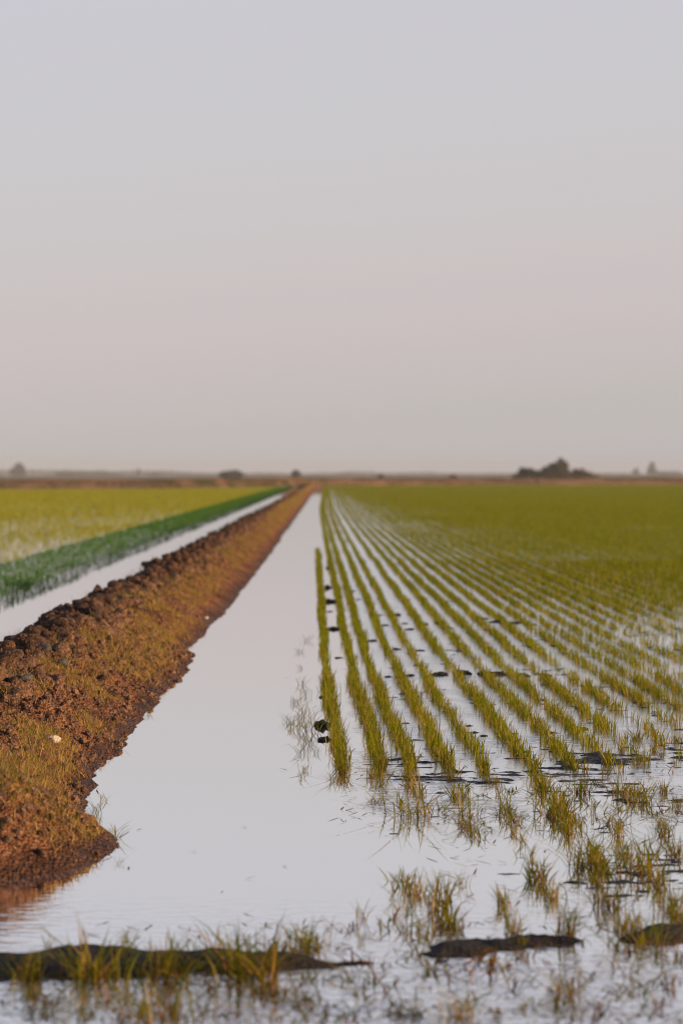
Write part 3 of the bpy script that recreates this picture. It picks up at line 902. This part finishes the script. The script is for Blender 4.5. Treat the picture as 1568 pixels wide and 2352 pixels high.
# ------------------------------------------------------------------ distant trees
def tree(name, x0, x1, top, dist, label, col=(.05, .06, .025), lobes=5, trunk=True, shape='round', group='trees beyond the far bank', n=900, seed=0, cat='tree'):
    r = np.random.default_rng(seed + 500)
    xa, h = far_at(x0, top, dist); xb, _ = far_at(x1, top, dist)
    w = (xb - xa) * 1.06; xc = (xa + xb) / 2
    e = empty(name, (xc, dist, -.2))
    h += .2
    low = .12 * h if shape == 'bush' else .22 * h
    P = []
    for q in range(lobes):
        if shape == 'bush':
            c = np.array((r.uniform(-.32, .32) * w, r.uniform(-.3, .3) * w, h * r.uniform(.35, .55))); rad = np.array((.30 * w, .30 * w, h * .42))
        elif shape == 'point':
            t = q / max(1, lobes - 1); c = np.array((r.normal(0, .06) * w * (1 - t), r.normal(0, .06) * w, low + (h * .9 - low) * t)); rad = np.array((w * (.5 - .38 * t), w * (.5 - .38 * t), h * .2))
        elif shape == 'lean':
            t = q / max(1, lobes - 1); c = np.array(((-.32 + .56 * t) * w, r.uniform(-.15, .15) * w, h * (.38 + .34 * t))); rad = np.array((.25 * w, .25 * w, h * (.26 + .03 * t)))
        else:
            c = np.array((r.uniform(-.25, .25) * w, r.uniform(-.25, .25) * w, h * r.uniform(.45, .75))); rad = np.array((.28 * w, .28 * w, h * .25))
        m = n // lobes
        d = r.normal(size=(m, 3)); d /= np.linalg.norm(d, axis=1)[:, None]
        P.append(c + d * rad * (r.random((m, 1)) ** .4) * (1 + .25 * (r.random((m, 1)) - .5)))
    P = np.concatenate(P); P[:, 2] = np.clip(P[:, 2], .05 * h, h)
    m = len(P); s = .065 * (w + h) / 2 * r.uniform(.6, 1.5, (m, 1))
    a = r.normal(size=(m, 3)); a /= np.linalg.norm(a, axis=1)[:, None]
    b = np.cross(a, r.normal(size=(m, 3))); b /= np.linalg.norm(b, axis=1)[:, None]
    V = np.stack([P - a * s - b * s * .6, P + a * s - b * s * .6, P + a * s + b * s * .6, P - a * s + b * s * .6], 1).reshape(-1, 3)
    C = np.repeat(np.array(col) * (1 + r.normal(0, .25, (m, 1))), 4, 0)
    Qd = np.arange(4 * m).reshape(-1, 4)
    obj('crown', np_mesh('crown', V, quads=Qd, col=C), M_LEAF, e)
    # tapered trunk with limbs
    vs = []; qs = []; off = 0

    def limb(p0, p1, r0, r1):
        nonlocal off
        p0, p1 = np.array(p0, float), np.array(p1, float); ax = p1 - p0; ax /= np.linalg.norm(ax)
        s1 = np.cross(ax, (1, .2, .1)); s1 /= np.linalg.norm(s1); s2 = np.cross(ax, s1)
        an = np.arange(7) / 7 * 2 * math.pi
        ring = np.cos(an)[:, None] * s1 + np.sin(an)[:, None] * s2
        vs.append(np.concatenate([p0 + ring * r0, p1 + ring * r1]))
        for j in range(7): qs.append((off + j, off + (j + 1) % 7, off + 7 + (j + 1) % 7, off + 7 + j))
        off += 14
    r0 = .03 * h
    fork = np.array((0, 0, h * .3))
    limb((0, 0, 0), fork, r0, r0 * .7)
    for q in range(4):
        an = q * 1.6 + seed; limb(fork - (0, 0, .02 * h * q), (math.cos(an) * w * .25, math.sin(an) * w * .25, h * (.55 + .06 * q)), r0 * .55, r0 * .15)
    obj('trunk', np_mesh('trunk', np.concatenate(vs), quads=qs, smooth=True), M_BARK, e)
    tag(e, label, cat, group)


DK = (.035, .05, .028); OL = (.10, .085, .03); BL = (.05, .06, .04)
tree('shrub', 1191, 1224, 1071, 560, 'squat dark flat-topped shrub at left end of the right tree clump', DK, 5, shape='bush', seed=1, cat='shrub', n=1500)
tree('shrub', 1227, 1253, 1077, 580, 'low dark shrub between flat-topped shrub and biggest tree on right', DK, 4, shape='bush', seed=2, cat='shrub')
tree('broad_tree', 1246, 1304, 1056, 600, 'biggest tree on the horizon, rounded brown-green crown on the right', OL, 7, shape='lean', seed=3, n=2000)
tree('shrub', 1317, 1346, 1073, 600, 'brownish round shrub just right of the biggest tree', OL, 4, shape='bush', seed=4, cat='shrub')
tree('shrub', 1347, 1363, 1085, 600, 'tiny low bush at right end of the right tree clump', OL, 3, shape='bush', seed=5, n=400, cat='shrub')
tree('scrub_bush', 1192, 1362, 1083, 620, 'long low brown scrub along the foot of the right tree clump', (.11, .085, .045), 9, shape='bush', seed=21, n=1800, cat='shrub')
tree('broad_tree', 1449, 1470, 1076, 2400, 'small pale hazy tree left of the pointed one at far right', BL, 4, shape='point', seed=6, n=600)
tree('pointed_tree', 1483, 1510, 1063, 2500, 'pale hazy pointed tree near the right picture edge', BL, 6, shape='point', seed=7)
tree('shrub', 1510, 1560, 1082, 2500, 'long low pale hedge-like bush at the far right edge', BL, 5, shape='bush', seed=8, n=700, cat='shrub')
tree('pointed_tree', 22, 66, 1066, 2200, 'pale hazy tree with pointed top near the left picture edge', BL, 7, shape='point', seed=9)
tree('shrub', 130, 167, 1085, 2200, 'low hazy bush right of the left pointed tree', BL, 4, shape='bush', seed=10, cat='shrub')
tree('broad_tree', 168, 222, 1083, 2600, 'left half of the pale hazy grove on the left horizon', BL, 7, shape='bush', seed=11)
tree('broad_tree', 218, 272, 1081, 2600, 'right half of the pale hazy grove on the left horizon', BL, 7, shape='bush', seed=12)
tree('slim_tree', 313, 326, 1076, 2400, 'slim pale upright tree standing alone on left horizon', BL, 5, shape='point', seed=13, n=400)
tree('shrub', 344, 374, 1083, 2600, 'faint low bush between slim tree and dark mound bush', BL, 4, shape='bush', seed=14, cat='shrub')
tree('shrub', 500, 562, 1080, 900, 'wide dark mound-shaped bush left of the levee end', DK, 6, shape='bush', seed=15, n=1400, cat='shrub')
tree('shrub', 672, 697, 1078, 900, 'small dark round bush just left of the levee vanishing point', DK, 4, shape='bush', seed=16, cat='shrub')
tree('shrub', 864, 880, 1086, 800, 'first tiny dark bush right of the levee vanishing point', DK, 3, shape='bush', seed=17, n=400, cat='shrub')
tree('shrub', 1030, 1054, 1089, 800, 'second tiny bush on the bank right of the vanishing point', DK, 3, shape='bush', seed=18, n=400, cat='shrub')
# a far-off line of woods, one hazy mass
n = 9000
X = rng.uniform(-420, 420, n); Hh = 1.0 + 7 * np.clip(fbm(X * .02, 0 * X, 4, 81) - .35, 0, 1) + 2.5 * sstep(0, -200, X)
P = np.stack([X * 1.35, 2750 + rng.uniform(-20, 20, n), rng.random(n) * Hh], 1); s = .7
a = rng.normal(size=(n, 3)); a /= np.linalg.norm(a, axis=1)[:, None]; b = np.cross(a, rng.normal(size=(n, 3))); b /= np.linalg.norm(b, axis=1)[:, None]
V = np.stack([P - a * s - b * s, P + a * s - b * s, P + a * s + b * s, P - a * s + b * s], 1).reshape(-1, 3)
me = np_mesh('distant_woods', V, quads=np.arange(4 * n).reshape(-1, 4), col=np.tile(BL, (4 * n, 1)))
tag(obj('distant_woods', me, M_LEAF), 'thin blue-grey line of far-off woods on the horizon', 'woods', kind='stuff')

# ------------------------------------------------------------------ haze
bm = bmesh.new(); bmesh.ops.create_cube(bm, size=1)
for v in bm.verts:
    v.co = ((v.co.x) * 6000, -100 + (v.co.y + .5) * 3100, -1.2 + (v.co.z + .5) * 13.2)
me = bpy.data.meshes.new('haze'); bm.to_mesh(me); bm.free()
mh, nt, out = new_mat('haze_air')
pv = N(nt, 'ShaderNodeVolumePrincipled'); pv.inputs['Color'].default_value = (.74, .74, .76, 1); pv.inputs['Density'].default_value = .00024
nt.links.new(pv.outputs[0], out.inputs['Volume'])
tag(obj('haze', me, mh), 'thin pale evening haze over the fields', 'haze', kind='stuff')

# ------------------------------------------------------------------ sky and sun
AZ, EL = R(110), R(10)
w = bpy.data.worlds.new('World'); scene.world = w; w.use_nodes = True
nt = w.node_tree; nt.nodes.clear()
out = N(nt, 'ShaderNodeOutputWorld')
sky = N(nt, 'ShaderNodeTexSky', sky_type='NISHITA'); sky.sun_disc = False; sky.sun_elevation = EL; sky.sun_rotation = AZ
sky.dust_density = 3.0
b1 = N(nt, 'ShaderNodeBackground'); b1.inputs['Strength'].default_value = .076; nt.links.new(sky.outputs[0], b1.inputs['Color'])
tc = N(nt, 'ShaderNodeTexCoord'); sp = N(nt, 'ShaderNodeSeparateXYZ'); nt.links.new(tc.outputs['Generated'], sp.inputs[0])
# a thin evening haze layer: its colour by height above the horizon, leaning a little to the right
add = N(nt, 'ShaderNodeMath', operation='MULTIPLY_ADD'); add.inputs[1].default_value = -.08; nt.links.new(sp.outputs['X'], add.inputs[0]); nt.links.new(sp.outputs['Z'], add.inputs[2])
sq = N(nt, 'ShaderNodeMath', operation='POWER'); sq.use_clamp = True; sq.inputs[1].default_value = .5
mxz = N(nt, 'ShaderNodeMath', operation='MAXIMUM'); mxz.inputs[1].default_value = 0.0
nt.links.new(add.outputs[0], mxz.inputs[0]); nt.links.new(mxz.outputs[0], sq.inputs[0])
ramp = N(nt, 'ShaderNodeValToRGB'); cr = ramp.color_ramp
stops = [(0.0, (188, 184, 185)), (.022, (190, 185, 183)), (.06, (198, 189, 190)), (.085, (199, 192, 192)), (.105, (199, 194, 196)), (.145, (199, 197, 200)), (.2, (199, 197, 205)), (.36, (160, 174, 200)), (1.0, (72, 92, 132))]
while len(cr.elements) < len(stops): cr.elements.new(.5)
for e, (z, c) in zip(cr.elements, stops):
    e.position = math.sqrt(z); e.color = (*lin(*c), 1)
nt.links.new(sq.outputs[0], ramp.inputs['Fac'])
b2 = N(nt, 'ShaderNodeBackground'); b2.inputs['Strength'].default_value = .835; nt.links.new(ramp.outputs[0], b2.inputs['Color'])
mx = N(nt, 'ShaderNodeMixShader'); mx.inputs[0].default_value = .93
nt.links.new(b1.outputs[0], mx.inputs[1]); nt.links.new(b2.outputs[0], mx.inputs[2]); nt.links.new(mx.outputs[0], out.inputs['Surface'])

ld = bpy.data.lights.new('sun', 'SUN'); ld.energy = 5.0; ld.angle = R(.6); ld.color = (1.0, .68, .38)
lo = bpy.data.objects.new('sun', ld); link(lo)
S_ = Vector((math.sin(AZ) * math.cos(EL), math.cos(AZ) * math.cos(EL), math.sin(EL)))
lo.rotation_euler = S_.to_track_quat('Z', 'Y').to_euler(); lo.location = (0, -20, 30)

# ------------------------------------------------------------------ camera
cd = bpy.data.cameras.new('camera'); cam = bpy.data.objects.new('camera', cd); link(cam)
cam.location = (0, 0, EYE); cam.rotation_euler = (math.pi / 2 - PITCH, 0, -YAW)
cd.sensor_fit = 'VERTICAL'; cd.sensor_height = 36; cd.sensor_width = 24; cd.lens = FPX / 2352 * 36
cd.clip_start = .1; cd.clip_end = 8000
cd.dof.use_dof = True; cd.dof.focus_distance = 13.6; cd.dof.aperture_fstop = 2.5; cd.dof.aperture_blades = 0
scene.camera = cam

scene.view_settings.view_transform = 'Standard'; scene.view_settings.look = 'None'
scene.view_settings.exposure = 0.4; scene.view_settings.gamma = 1
c = scene.cycles
c.use_denoising = True; c.pixel_filter_type = 'BLACKMAN_HARRIS'; c.filter_width = 1.1
try: c.denoiser = 'OPENIMAGEDENOISE'
except Exception: pass
c.max_bounces = 6; c.diffuse_bounces = 2; c.glossy_bounces = 3; c.transmission_bounces = 3; c.volume_bounces = 0
c.sample_clamp_indirect = 4
